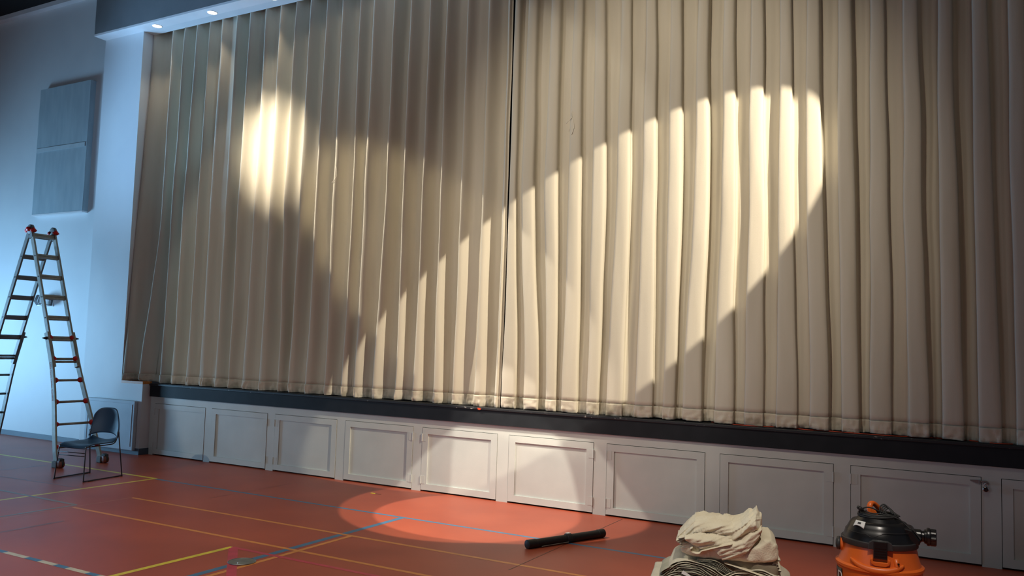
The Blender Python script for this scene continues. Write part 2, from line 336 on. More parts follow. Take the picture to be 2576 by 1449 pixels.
# cover plate, tape scraps
t = thing('floor_cover_plate', 'round metal cover plate set in the floor where pink and blue lines cross', 'cover plate', (-5.09, -3.535, 0.0))
obj('plate', MB().lathe([(0.108, 0.0), (0.108, 0.004), (0.100, 0.0055)], 40), 'disc', t)
obj('rim', MB().tube([(0.106*math.cos(a*PI/20), 0.106*math.sin(a*PI/20), 0.005) for a in range(40)], 0.004, 6, True), 'steel', t, True)
obj('screw', MB().lathe([(0.008, 0.005), (0.007, 0.008)], 12, (0.01,-0.05,0)), 'chrome', t)
t = thing('tape_scrap', 'small yellow and black tape scrap on the floor before the fourth door', 'tape', (-6.18, -0.49, 0))
obj('yellow_piece', MB().box(-0.045,0.02,-0.012,0.012,0.0005,0.004), 'l_yellow', t); obj('dark_piece', MB().box(0.02,0.10,-0.008,0.008,0.0005,0.003), 'l_seam', t)
tag(B('floor_patch', -1.75,-1.62,-0.335,-0.255,0.0005,0.003,'l_grey'), 'small grey patch on the red floor right of the canvas heap', 'patch')
o = B('floor_patch', -2.02,-1.93,-1.39,-1.33,0.0005,0.003,'l_cream'); tag(o, 'small pale tape patch on the floor left of the canvas heap', 'patch')

# ------------------------------------------------------------------ curtains
L1 = [(-11.340,-11.340,-11.335),(-10.893,-10.883,-11.047),(-10.623,-10.681,-10.686),(-10.345,-10.427,-10.427),(-10.066,-10.102,-10.115),(-9.793,-9.828,-9.825),(-9.483,-9.510,-9.503),(-9.214,-9.256,-9.228),(-8.899,-8.921,-8.952),(-8.606,-8.626,-8.637),(-8.306,-8.351,-8.279),(-8.042,-8.056,-8.088),(-7.740,-7.780,-7.782),(-7.453,-7.470,-7.448),(-7.146,-7.138,-7.158),(-6.908,-6.935,-6.953),(-6.570,-6.589,-6.656),(-6.299,-6.310,-6.298),(-5.998,-6.013,-6.024),(-5.735,-5.743,-5.728),(-5.425,-5.438,-5.446),(-5.125,-5.121,-5.132),(-4.833,-4.829,-4.839),(-4.795,-4.79,-4.79)]
L2 = [(-4.750,-4.755,-4.755),(-4.555,-4.597,-4.460),(-4.242,-4.288,-4.186),(-3.960,-3.982,-3.993),(-3.700,-3.688,-3.679),(-3.376,-3.393,-3.458),(-3.090,-3.091,-3.126),(-2.808,-2.813,-2.813),(-2.505,-2.524,-2.608),(-2.228,-2.234,-2.277),(-1.943,-1.956,-1.969),(-1.652,-1.662,-1.661),(-1.394,-1.407,-1.346),(-1.106,-1.109,-1.059),(-0.821,-0.817,-0.817),(-0.529,-0.526,-0.490),(-0.241,-0.241,-0.226),(0.041,0.043,0.063),(0.321,0.328,0.352),(0.621,0.633,0.653),(0.909,0.917,0.943),(1.21,1.22,1.24),(1.5,1.52,1.5),(1.8,1.8,1.82),(2.1,2.1,2.1),(2.4,2.4,2.42),(2.7,2.7,2.7),(3.0,3.0,3.0),(3.4,3.4,3.4),(3.8,3.8,3.8),(4.15,4.15,4.15)]
ZT, ZB = 6.72, 1.070
def ridge_x(r, z):
    if z > 3.8: return lerp(r[1], r[0], (z-3.8)/2.7)
    return lerp(r[2], r[1], sm((z-1.1)/2.7))
def curtain_fn(rid, seed, wtop, wmid, side):
    n = len(rid)-1
    rnd = random.Random(seed); A = [rnd.uniform(0.55, 1.3) for _ in range(n+1)]; V = [rnd.uniform(-0.05, 0.05) for _ in range(n+1)]
    K = [rnd.random() for _ in range(n+1)]
    def key(w, v):
        if side == 'L': return [(-0.10,0.55),(-0.045,0.16),(0.0,0.0),(w*0.45,0.02),(w*0.9,0.14),(w+0.06,0.40),(w+0.14,0.66),(w+0.24,0.86),(0.52+v,0.92),(0.70+v*0.6,1.0),(0.84,0.88),(0.90,0.55)]
        # (t, depth) control points of one pleat, ridge front at t=0
        return [(-0.075,0.50),(-0.045,0.12),(0.0,0.0),(w*0.5,-0.02),(w-0.03,0.06),(w+0.010,0.30),(w-0.005,0.72),(w+0.05,0.97),(0.52+v+w*0.25,0.88),(0.76+v*0.6,1.0),(0.90,0.78),(0.925,0.50)]
    def f(u, z):
        i = min(n-1, int(u*n)); t = u*n-i
        hz = (z-ZB)/(ZT-ZB)
        w = lerp(wmid, wtop, sm((z-2.6)/3.6)) + 0.03*nz(i*3.1, z*0.5, seed)
        w = lerp(w, min(0.55, wmid*1.15+0.12*(K[i]-0.4)), 1-sm((z-ZB)/1.6))
        ks = key(w, V[i]); q = t*(len(ks)-1); k = min(len(ks)-2, int(q)); s = q-k
        def cr(p0, p1, p2, p3, s): return 0.5*((2*p1)+(-p0+p2)*s+(2*p0-5*p1+4*p2-p3)*s*s+(-p0+3*p1-3*p2+p3)*s**3)
        def kp(j):
            if j < 0: a = ks[len(ks)-1+j]; return (a[0]-1, a[1])
            if j >= len(ks): a = ks[j-len(ks)+1]; return (a[0]+1, a[1])
            return ks[j]
        P = [kp(k-1), kp(k), kp(k+1), kp(k+2)]
        tt = cr(P[0][0], P[1][0], P[2][0], P[3][0], s); dd = cr(P[0][1], P[1][1], P[2][1], P[3][1], s)
        x0 = ridge_x(rid[i], z); x1 = ridge_x(rid[i+1], z)
        if tt < 0 and i > 0: xm = ridge_x(rid[i-1], z); x = x0+tt*(x0-xm)
        else: x = x0+tt*(x1-x0)
        a = lerp(A[i], A[i+1], sm(t))*(1.5 if side == 'L' else 1.0) * (0.115 + 0.02*nz(i*1.3, z*0.7, 5+seed)) * lerp(1.0, 0.72, 1-sm((z-ZB)/0.9))
        wid = (x1-x0)
        if wid < 0.2: a *= wid/0.2
        y = 0.012 + dd*a
        y += 0.006*nz(x*9, z*0.9, seed) + 0.004*nz(x*24, z*2.0, seed+3)
        y -= 0.02*(1-sm((z-ZB)/1.2))
        y -= 0.15*sm((-10.75-x)/0.55)*(1-sm((z-ZB)/5.6))
        x += 0.012*nz(i*2.2, z*1.1, 9+seed)
        return x, y
    return f, n
def curtain(name, rid, seed, wtop, wmid, label, side):
    f, n = curtain_fn(rid, seed, wtop, wmid, side)
    t = thing(name, label, 'curtain', ((rid[0][2]+rid[-1][2])/2, 0.1, ZB)); ox, oy, oz = t.location
    PP = 24; NU = n*PP; HZ = 0.125
    rows = [HZ-0.004+ (ZT-ZB-HZ)*(j/56)**1.15 for j in range(57)]
    def bottom(x): return 0.030*sm((-10.7-x)/0.4) + 0.012*nz(x*1.9, 3.3, seed) + 0.010*nz(x*7, 1.2, seed)
    mb = MB()
    mb.grid(lambda a, b: (lambda z: (lambda p: (p[0]-ox, p[1]-oy, z-oz))(f(a, z)))(ZB+rows[int(round(b*56))]), NU, 56)
    c = obj('cloth', mb, 'curtain', t, True, solid=0.004, fix=False)
    hb = MB()
    def hem(a, b):
        z = ZB + HZ*b; x, y = f(a, z)
        cr_ = (1-b*0.75)
        y -= 0.005 + 0.010*cr_*abs(nz(x*34, z*7, seed)) ; y += 0.022*cr_*nz(x*38, z*12, 2) + 0.010*cr_*nz(x*16, z*30, 9)
        if b < 0.12: y += 0.010
        return (x-ox, y-oy, z + bottom(x)*(1-b)-oz)
    hb.grid(hem, NU*2, 9)
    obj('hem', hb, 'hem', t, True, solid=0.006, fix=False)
    return t
cl = curtain('stage_curtain', L1, 3, 0.12, 0.15, 'left half of the pleated beige stage curtain with the hot bright patch', 'L')
cr_ = curtain('stage_curtain', L2, 11, 0.30, 0.47, 'right half of the pleated beige stage curtain with tall slanting light streaks', 'R')
cl['group'] = cr_['group'] = 'stage curtain halves'
def thread(par, pts, r=0.0035):
    o = par.location
    obj('loose_thread', MB().tube([(x-o[0], y-o[1], z-o[2]) for x, y, z in pts], r, 6), 'thread', par, True)
thread(cr_, [(-3.985,0.02,4.50),(-3.97,0.0,4.44),(-3.965,0.0,4.40),(-4.005,-0.01,4.36),(-4.03,-0.01,4.33)])
thread(cr_, [(-3.965,0.0,4.40),(-3.94,0.0,4.33),(-3.935,0.0,4.28),(-3.96,0.0,4.21),(-3.98,0.02,4.19)])
thread(cl, [(-7.46,0.02,4.14),(-7.41,-0.01,4.06),(-7.40,-0.01,3.98),(-7.44,-0.01,3.93),(-7.49,0.0,3.90)])

# orange cord lying along the stage edge
def wavy(pts, n=6):
    P = [Vector(p) for p in pts]; out = []
    for i in range(len(P)-1):
        a, b, c, d = P[max(i-1,0)], P[i], P[i+1], P[min(i+2,len(P)-1)]
        for k in range(n):
            s = k/n; out.append(0.5*((2*b)+(-a+c)*s+(2*a-5*b+4*c-d)*s*s+(-a+3*b-3*c+d)*s**3))
    out.append(P[-1]); return out
tag(obj('orange_cord', MB().tube(wavy([(-2.35,0.12,1.0665),(-2.18,0.08,1.0665),(-2.08,0.0,1.0665),(-1.90,-0.008,1.0665),(-1.80,0.02,1.0665),(-1.6,0.10,1.0665),(-1.48,0.04,1.0665),(-1.38,-0.008,1.0665),(-1.24,0.03,1.0665),(-1.05,-0.004,1.0665),(-0.85,-0.012,1.0665),(-0.62,-0.006,1.0665),(-0.48,0.05,1.0665),(-0.2,0.12,1.0665),(0.0,0.08,1.0665),(0.13,-0.008,1.0665),(0.23,-0.012,1.0665),(0.30,0.04,1.0665)]), 0.0045, 8), 'cord', None, True), 'thin orange extension cord lying under the curtain hem on the stage edge', 'cord')
tag(obj('tape_scrap', MB().prism([(-5.062,1.051),(-5.022,1.049),(-5.020,1.032),(-5.040,1.028),(-5.058,1.033)], 'y', -0.052, -0.045), 'cord'), 'tiny orange tape scrap stuck to the black stage nosing', 'tape')

# ------------------------------------------------------------------ wall pieces
t = thing('acoustic_panel', 'tall grey fabric acoustic panel mounted high on the left wall', 'acoustic panel', (-13.49, 0.049, 4.90))
pb = MB()
pb.grid(lambda a, b: (-0.70+1.4*a, -0.095-0.004*nz(a*5, b*7)-0.006*math.sin(a*PI)*nz(a*3, b*2, 4), -1.10+2.2*b), 20, 30)
obj('fabric_face', pb, 'panel', t, True)
obj('backing_board', MB().box(-0.70,0.70,-0.092,0.0,-1.10,1.10), 'panel', t)
obj('cross_strip', MB().box(-0.68,0.66,-0.106,-0.098,-0.02,0.05), 'panel_edge', t)
obj('bottom_edge_trim', MB().box(-0.71,0.70,-0.100,0.0,-1.125,-1.10), 'soffit', t)
t = thing('cover_panel', 'blue-painted square cover panel low on the pier behind the chair', 'panel', (-11.50, -0.172, 0.06), 0.02)
pv = MB(); pv.box(-0.56,0.56,-0.055,0,0,0.735); obj('panel_box', pv, 'lowpanel', t, bevel=0.012)
fr = MB()
for a in ((-0.56,0.56,0.69,0.735),(-0.56,-0.51,0.0,0.69),): fr.box(a[0],a[1],-0.060,-0.050,a[2],a[3])
obj('edge_strip', fr, 'lowpanel', t, bevel=0.003)
obj('corner_bead', MB().tube([(0.50,-0.056,0.06),(0.505,-0.056,0.68)], 0.006, 6), 'lowpanel', t)
t = thing('thermostat_guard', 'small clear plastic guard box on the left wall seen through the ladder', 'guard box', (-13.69, 0.05, 2.32))
obj('cover', MB().prism([(-0.17,-0.02),(-0.10,0.09),(0.10,0.09),(0.16,0.02),(0.13,-0.09),(-0.08,-0.10)], 'y', -0.16, -0.012), 'glass', t, bevel=0.012)
obj('base_plate', MB().box(-0.17,0.15,-0.012,0,-0.10,0.10), 'white', t, bevel=0.004)
obj('dial_unit', MB().box(-0.07,0.07,-0.06,-0.012,-0.05,0.05), 'white', t, bevel=0.008)

# ------------------------------------------------------------------ ladder
lad = thing('extension_ladder', 'tall aluminium folding ladder with red rung caps standing in an A shape', 'ladder', (-11.9, -1.245, 0))
LO = Vector(lad.location); ZA = 3.30; SP = 1.296
def lp(side, z, yoff):           # point on one of the two leaning sections
    x = -11.9 + side*SP*(1-z/ZA); return Vector((x, yoff, z)) - LO
def up_y(z, rear): # straight upper rails
    return (-1.395, -1.060)[rear]
def rung(side, z, y0, y1, deep, cap, name='rung'):
    a, b = lp(side, z, y0), lp(side, z, y1); n = Vector((side*ZA, 0, SP)).normalized()
    mb = MB()
    if deep: mb.bar(a, b, 0.030, 0.062, up=Vector((-side*SP,0,ZA)).normalized()); mb.bar(a+n*0.016+Vector((0,0,0.008)), b+n*0.016+Vector((0,0,0.008)), 0.006, 0.010, up=Vector((-side*SP,0,ZA)).normalized())
    else: mb.tube([a, b], 0.017, 10)
    r = obj(name, mb, 'alu' if side > 0 else 'alu_dark', lad, not deep)
    if cap:
        for p, s in ((a, 1), (b, -1)):
            d = Vector((0, s, 0)); c = MB(); c.tube([p+n*0.01-d*0.012, p+n*0.01+d*0.004, p+n*0.01+d*0.022, p+n*0.01+d*0.034], [0.036,0.038,0.026,0.018], 12)
            obj('rung_cap', c, 'red', r, True)
    return r
zs = [3.175,2.870,2.570,2.280,1.985,1.695,1.415,1.122,0.833,0.541,0.250]
flare = lambda z, rear: (lerp(-1.590, -1.400, sm(z/1.45)**0.8) if not rear else lerp(-0.948, -1.058, sm(z/1.45)))
for side in (1, -1):
    rm = 'alu' if side > 0 else 'alu_dark'; up = Vector((side*ZA, 0, SP)).normalized()
    for rear in (0, 1):
        mb = MB(); mb.bar(lp(side, 1.30, up_y(0, rear)), lp(side, 3.26, up_y(0, rear)), 0.026, 0.070, up=up); rl = obj('inner_rail', mb, rm, lad, bevel=0.004)
        s_ = -1 if rear == 0 else 1
        for zz in zs[:6]:
            obj('rivet', MB().tube([lp(side, zz, up_y(0,rear)+s_*0.012), lp(side, zz, up_y(0,rear)+s_*0.017)], 0.010, 8), 'rubber', rl)
        mb = MB(); yo = s_*0.020
        mb.sweep([lp(side, z, flare(z, rear)+yo*sm(z/1.3)) for z in (0.03,0.2,0.4,0.6,0.8,0.95,1.1,1.25,1.35,1.45,1.60,1.78)], (0,0.013,0), up*0.039)
        orl = obj('outer_rail', mb, rm, lad, bevel=0.003)
    for i, z in enumerate(zs):
        if i < 6: rung(side, z, up_y(z,0)+0.01, up_y(z,1)-0.01, True, False)
        if i == 5 or i > 5:
            y0, y1 = flare(z,0)+0.012, flare(z,1)-0.012
            rung(side, z+(0.012 if i == 5 else 0), y0, y1, False, side > 0)
    r = rung(side, 1.375, up_y(0,0), up_y(0,1), False, False)
    for rear in (0,1):
        s_ = -1 if rear == 0 else 1; q = lp(side, 1.70, up_y(0,rear)+s_*0.055); k = MB().tube([q-Vector((0,s_*0.02,0)), q+Vector((0,s_*0.01,0)), q+Vector((0,s_*0.045,0))], [0.022,0.016,0.006], 10)
        obj('lock_pin', k, 'rubber', lad, True)
        f0 = lp(side, 0.0, flare(0,rear))
        ft = MB(); ft.box(f0.x-0.045, f0.x+0.045, f0.y-0.045, f0.y+0.035, 0.0, 0.085); obj('foot', ft, 'greyplast', lad, bevel=0.008)
        if side > 0:
            wx = f0.x+0.075; br = MB(); br.prism([(wx-0.06,0.055),(wx-0.02,0.13),(wx+0.04,0.12),(wx+0.045,0.06),(wx,0.045)], 'y', f0.y-0.030, f0.y+0.030)
            c = obj('caster', br, 'rubber', lad, bevel=0.004)
            obj('wheel', MB().lathe([(0.020,-0.036),(0.048,-0.030),(0.052,-0.02),(0.052,0.02),(0.048,0.030),(0.020,0.036)], 24, (wx+0.01, f0.y, 0.052), axis='y'), 'wheel', c, True)
            obj('tyre', MB().lathe([(0.053,-0.016),(0.056,0),(0.053,0.016)], 24, (wx+0.01, f0.y, 0.0565), axis='y'), 'rubber', c, True)
for rear in (0, 1):
    y = up_y(0, rear); c = Vector((-11.9, y, 3.262))-LO
    h = MB(); h.lathe([(0.060,-0.022),(0.070,-0.016),(0.070,0.016),(0.060,0.022)], 24, tuple(c), axis='y'); hg = obj('hinge', h, 'greyplast', lad, True)
    for sd in (1, -1):
        d = Vector((sd*SP,0,-ZA)).normalized(); a = c+d*0.035; obj('hinge_leaf', MB().bar(a, a+d*0.10, 0.036, 0.075, up=Vector((sd*ZA,0,SP))), 'greyplast', hg)
    sgn = -1 if rear == 0 else 1
    for dx in (-0.055, 0.055):
        obj('release_knob', MB().tube([c+Vector((dx,-0.03,-0.03)), c+Vector((dx*1.3,0.0,0.0)), c+Vector((dx*1.4,0.03,-0.035))], [0.026,0.030,0.024], 10), 'red', hg, True)
    obj('knob', MB().tube([c+Vector((0,sgn*0.02,0)), c+Vector((0,sgn*0.055,0.0))], [0.036,0.030], 12), 'rubber' if rear else 'red', hg, True)
def text_mesh(name, s, size, m, parent, mtx, extrude=0.0005):
    cu = bpy.data.curves.new(name, 'FONT'); cu.body = s; cu.size = size; cu.extrude = extrude; cu.align_x = 'CENTER'; cu.align_y = 'CENTER'
    tmp = bpy.data.objects.new(name+'_tmp', cu); COL.objects.link(tmp); dg = bpy.context.evaluated_depsgraph_get(); me = bpy.data.meshes.new_from_object(tmp.evaluated_get(dg))
    bpy.data.objects.remove(tmp); me.transform(mtx); me.materials.clear(); me.materials.append(M[m]); o = bpy.data.objects.new(name, me); COL.objects.link(o); o.parent = parent; return o
# lettering down the near rail
a = lp(1, 1.36, flare(1.36,0)-0.020); b = lp(1, 0.86, flare(0.86,0)-0.015); d = (b-a).normalized(); nrm = Vector((0,-1,0)); nrm = (nrm-d*nrm.dot(d)).normalized(); upv = nrm.cross(d)
mt = Matrix((d, upv, nrm)).transposed().to_4x4(); mt.translation = (a+b)/2+nrm*0.0185
text_mesh('lettering', 'Little Giant Ladder Systems', 0.050, 'red_print', lad, mt)

# ------------------------------------------------------------------ chair
ch = thing('stacking_chair', 'dark blue plastic stacking chair with wire sled legs beside the ladder', 'chair', (-9.60, -1.815, 0), math.radians(9))
def seat_fn(a, b):
    x = (a-0.5); y = -0.275+0.50*b
    w_ = 0.225 + 0.012*math.sin(b*PI)
    r_ = 0.06
    ex = 1.0
    if b < 0.12: ex = 1-0.10*(1-b/0.12)**2
    if b > 0.72: ex = 1 - 0.10*((b-0.72)/0.28)**2
    z = 0.435 - 0.030*math.cos(x*PI)**2*math.sin(min(1, b*1.1)*PI) - 0.045*max(0, 1-b/0.22)**2
    if b > 0.78: z += 0.055*((b-0.78)/0.22)**2*(0.25+3.0*x*x)
    return (2*x*w_*ex, y, z)
obj('seat', MB().grid(seat_fn, 20, 20), 'chair', ch, True, solid=0.012)
def back_fn(a, b):
    x = 2*a-1
    bot = 0.530 - 0.045*abs(x)**3.0; top = 0.845 - 0.085*abs(x)**4.5 - 0.010*x*x
    z = lerp(bot, top, b)
    hw = 0.238 - 0.040*b**1.6
    y = 0.245 + 0.030*b - 0.055*x*x + 0.012*math.sin(b*PI)
    return (x*hw, y, z)
obj('backrest', MB().grid(back_fn, 26, 18), 'chair', ch, True, solid=0.013)
for sx in (-1, 1):
    seg = MB()
    seg.tube(wavy([(sx*0.205,-0.245,0.405),(sx*0.212,-0.262,0.380),(sx*0.232,-0.285,0.03),(sx*0.235,-0.278,0.010),(sx*0.245,-0.25,0.009),(sx*0.260,0.235,0.009),(sx*0.263,0.262,0.012),(sx*0.262,0.270,0.030),(sx*0.242,0.215,0.46),(sx*0.238,0.205,0.56)], 4), 0.0075, 8)
    seg.tube(wavy([(sx*0.205,-0.245,0.405),(sx*0.205,-0.10,0.408),(sx*0.208,0.10,0.408),(sx*0.214,0.165,0.42),(sx*0.220,0.195,0.47),(sx*0.222,0.205,0.56)], 4), 0.007, 8)
    lg = obj('leg', seg, 'wire', ch, True)
    for yy in (-0.20, 0.19): obj('glide', MB().box(sx*0.252-0.010, sx*0.252+0.010, yy-0.03, yy+0.03, 0.0, 0.010), 'rubber', lg)
cb = MB()
for z in (0.335, 0.298): cb.tube([(-0.216,-0.268,z),(0.216,-0.268,z)], 0.0055, 8)
obj('stretcher', cb, 'wire', ch, True)

# ------------------------------------------------------------------ black tube on the floor
p0 = Vector((-3.125,-1.632,0))*1.103; p1 = Vector((-2.786,-0.862,0))*1.103; d = (p1-p0); L = d.length; rz = math.atan2(d.y, d.x)
t = thing('storage_tube', 'long matt black tube lying on the floor at the edge of the light pool', 'tube', (p0.x, p0.y, 0), rz); R_ = 0.037
obj('tube_body', MB().lathe([(R_,0.03),(R_,L-0.03)], 32, (0,0,R_), axis='x'), 'tube', t, True); auto_smooth(bpy.data.objects['tube_body'])
for i, (x0, x1) in enumerate(((0,0.10),(L-0.08,L))):
    o = obj('end_cap', MB().lathe([(R_-0.004,x0),(R_+0.002,x0+0.004),(R_+0.002,x1-0.004),(R_-0.002,x1)], 32, (0,0,R_+0.002), axis='x'), 'tube', t); auto_smooth(o)
o = obj('collar', MB().lathe([(R_,L*0.49),(R_+0.006,L*0.495),(R_+0.006,L*0.545),(R_,L*0.55)], 32, (0,0,R_+0.004), axis='x'), 'rubber', t); auto_smooth(o)
obj('label', MB().box(L*0.500,L*0.545,-0.012,0.020,2*R_+0.009,2*R_+0.012), 'white', t)
obj('handle_strip', MB().tube([(0.14,-R_-0.004,0.014),(L*0.49,-R_-0.004,0.016)], 0.0035, 6), 'alu', t)

# ------------------------------------------------------------------ heap of folded canvas cloths
PX, PY, PR = -1.541, -2.494, math.radians(14.6)
def cloth_root(): return (PX, PY, 0)
def Q(px, py): return ((px-1815)*0.0027, (1530-py)*0.00272)
def catmull(P, n=10):
    out = []
    for i in range(len(P)-1):
        a, b, c, d = P[max(i-1,0)], P[i], P[i+1], P[min(i+2,len(P)-1)]
        for k in range(n):
            s = k/n; out.append(tuple(0.5*((2*b[j])+(-a[j]+c[j])*s+(2*a[j]-5*b[j]+4*c[j]-d[j])*s*s+(-a[j]+3*b[j]-3*c[j]+d[j])*s**3) for j in range(2)))
    out.append(tuple(P[-1])); return out
def serpentine(base, layers, gap, seed, turn=0.9):
    """zig-zag path of a folded sheet whose layers follow the curve `base` (x, z), lowest layer first"""
    C = catmull(base, 8); rnd = random.Random(seed); path = []
    nrm = []
    for i in range(len(C)):
        a = C[max(i-1,0)]; b = C[min(i+1,len(C)-1)]; dx, dz = b[0]-a[0], b[1]-a[1]; l = math.hypot(dx,dz) or 1; nrm.append((-dz/l, dx/l))
    for k in range(layers):
        i0 = rnd.randint(0, 3); i1 = len(C)-1-rnd.randint(0, 3); off = k*gap
        idx = list(range(i0, i1+1)); 
        if k % 2: idx = idx[::-1]
        for i in idx:
            o = off + gap*0.30*nz(i*0.35, k*1.7, seed)
            path.append((C[i][0]+nrm[i][0]*o, C[i][1]+nrm[i][1]*o))
        i = idx[-1]; t = 1 if k % 2 == 0 else -1
        if k < layers-1:
            tx, tz = (nrm[i][1]*t, -nrm[i][0]*t)
            path.append((C[i][0]+nrm[i][0]*(off+gap*0.5)+tx*gap*turn, C[i][1]+nrm[i][1]*(off+gap*0.5)+tz*gap*turn))
    return path
def ribbon(path, y0, y1, ny, seed, jag=0.012, droop=0.0, skew=0.0):
    n = len(path)-1
    def f(a, b):
        i = int(round(a*n)); x, z = path[i]
        fx = 0.010*nz(x*9, b*3, seed+z*30)
        fr = (1-b)
        y = lerp(y0, y1, b) + jag*nz(i*0.17, 4.4, seed)*1.0 + 0.012*nz(x*14, z*20, seed)
        z2 = z + 0.006*nz(x*11, b*5, seed+2) - droop*fr*fr
        return (x+fx+skew*b, y, max(0.004, z2))
    return MB().grid(f, n, ny)
def cloth_thing(label, mb, m, extra=None, solid=0.0045, sub=1, name='folded_drop_cloth'):
    t = thing(name, label, 'drop cloth', cloth_root(), PR, 'canvas drop cloths in the heap')
    obj('cloth', mb, m, t, True, solid=solid, sub=sub, fix=False)
    return t
# bottom cloths (partly below the photo)
mb = ribbon(serpentine([(-0.42,0.012),(-0.2,0.012),(0.1,0.012),(0.40,0.012)], 6, 0.016, 41), -0.27, 0.27, 12, 41)
cloth_thing('lowest flat folded canvas cloth of the heap, resting on the floor', mb, 'canvas3')
mb = ribbon(serpentine([(-0.46,0.125),(-0.3,0.150),(-0.05,0.140),(0.2,0.145),(0.43,0.120)], 7, 0.015, 42), -0.29, 0.26, 12, 42, 0.02, 0.01)
cloth_thing('second lowest folded canvas cloth, its layers spread at the bottom edge of the photo', mb, 'canvas2')
mb = ribbon(serpentine([Q(1672,1450),Q(1700,1432),Q(1740,1428),Q(1775,1440),Q(1800,1462)], 6, 0.0125, 43), -0.31, 0.05, 12, 43, 0.02)
cloth_thing('crumpled grey-blue edged cloth at the lower left corner of the heap', mb, 'canvas3')
mb = ribbon(serpentine([Q(1812,1462),Q(1835,1440),Q(1868,1428),Q(1905,1436),Q(1945,1452)], 6, 0.012, 44), -0.30, 0.2, 12, 44, 0.02)
cloth_thing('rounded cream fold bulging out low in the front of the heap', mb, 'canvas')
# fan of layers arching down from upper left
mb = ribbon(serpentine([Q(1704,1436),Q(1718,1424),Q(1755,1424),Q(1795,1440),Q(1830,1472)], 7, 0.0130, 45, 1.1), -0.30, 0.24, 12, 45, 0.014)
cloth_thing('many-layered cream cloth arching down to the right from the left edge of the heap', mb, 'canvas2')
mb = ribbon(serpentine([Q(1868,1436),Q(1895,1424),Q(1925,1430),Q(1952,1444),Q(1974,1462)], 6, 0.0110, 46, 1.1), -0.27, 0.24, 12, 46, 0.016)
cloth_thing('loose striped cloth end curling out at the right foot of the heap', mb, 'canvas2')
# s-shaped folded cloth with rolled end
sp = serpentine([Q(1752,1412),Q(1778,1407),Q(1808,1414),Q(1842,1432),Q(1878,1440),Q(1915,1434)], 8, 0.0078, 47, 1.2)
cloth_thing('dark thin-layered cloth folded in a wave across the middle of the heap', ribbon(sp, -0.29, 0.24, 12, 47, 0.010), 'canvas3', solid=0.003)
rl = []
for k in range(34):
    a = k*0.42; r = 0.006+0.0011*k; cx, cz = Q(1898,1422); rl.append((cx+r*1.5*math.cos(a), cz+r*0.75*math.sin(a)))
cx, cz = Q(1820,1392)
rl += [(lerp(rl[-1][0], cx, s/8), lerp(rl[-1][1], cz, s/8)) for s in range(1, 9)]
cloth_thing('cream rolled fold with a spiral end poking out at the right of the wavy cloth', ribbon(rl, -0.305, 0.20, 8, 48, 0.006), 'canvas', solid=0.004)
# dark flat side slab
def slab(x0, x1, z0, z1, y0, y1, seed, rn=0.035, amp=0.008, nx=40, tilt=0.0, bulge=0.0, sc=9.0, ridged=0.0):
    """puffed folded bundle: superellipse cross-section swept along x, wrinkled"""
    mb = MB(); nr = 36; vs = []; fs = []
    for i in range(nx+1):
        u = i/nx; ex = (1-abs(2*u-1)**6)**0.45; x = lerp(x0, x1, u)
        cy, cz = (y0+y1)/2, (z0+z1)/2 + tilt*(u-0.5) + bulge*math.sin(u*PI); hy, hz = (y1-y0)/2*(0.75+0.25*ex), (z1-z0)/2*(0.25+0.75*ex)
        for k in range(nr):
            a = 2*PI*k/nr; c, s = math.cos(a), math.sin(a); e = 0.45
            yy = math.copysign(abs(c)**e, c)*hy; zz = math.copysign(abs(s)**e, s)*hz
            n1 = nz(x*sc, yy*sc*0.8, zz*sc*1.4+seed); n2 = nz((x+zz*0.6)*sc*1.9, yy*sc, seed+zz*16)
            q = amp*n1*2.0 + amp*0.8*n2 + ridged*(0.5-abs(nz((x*0.9-zz*1.3)*sc*1.3, (yy+x*0.3)*sc*0.5, seed+7)))*1.6
            l = math.hypot(yy, zz) or 1
            vs.append((x+amp*1.2*nz(yy*20, zz*20, seed+i*0.02), cy+yy+yy/l*q, cz+zz+zz/l*q))
    for i in range(nx):
        for k in range(nr): fs.append((i*nr+k, i*nr+(k+1) % nr, (i+1)*nr+(k+1) % nr, (i+1)*nr+k))
    fs.append(tuple(range(nr))[::-1]); fs.append(tuple(nx*nr+k for k in range(nr)))
    return mb.add(vs, fs)
x0, zt = Q(1775,1383); x1, zb = Q(1953,1420)
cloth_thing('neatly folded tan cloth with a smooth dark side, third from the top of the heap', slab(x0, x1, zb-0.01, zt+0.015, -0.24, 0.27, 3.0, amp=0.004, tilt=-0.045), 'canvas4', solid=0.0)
mb = ribbon(serpentine([Q(1905,1420),Q(1930,1414),Q(1956,1410)], 9, 0.012, 51, 1.2), -0.20, 0.22, 8, 51, 0.016)
cloth_thing('crinkled cream edges stacked along the right side of the heap', mb, 'canvas')
x0, zt = Q(1716,1372); x1, zb = Q(1790,1402)
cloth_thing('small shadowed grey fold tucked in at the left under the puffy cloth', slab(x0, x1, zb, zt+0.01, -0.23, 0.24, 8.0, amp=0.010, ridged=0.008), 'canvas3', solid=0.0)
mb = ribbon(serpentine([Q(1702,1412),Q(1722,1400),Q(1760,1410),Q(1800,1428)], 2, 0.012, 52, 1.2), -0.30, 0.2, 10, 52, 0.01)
cloth_thing('grey cloth tip sticking out left of the heap below the puffy cloth', mb, 'canvas3')
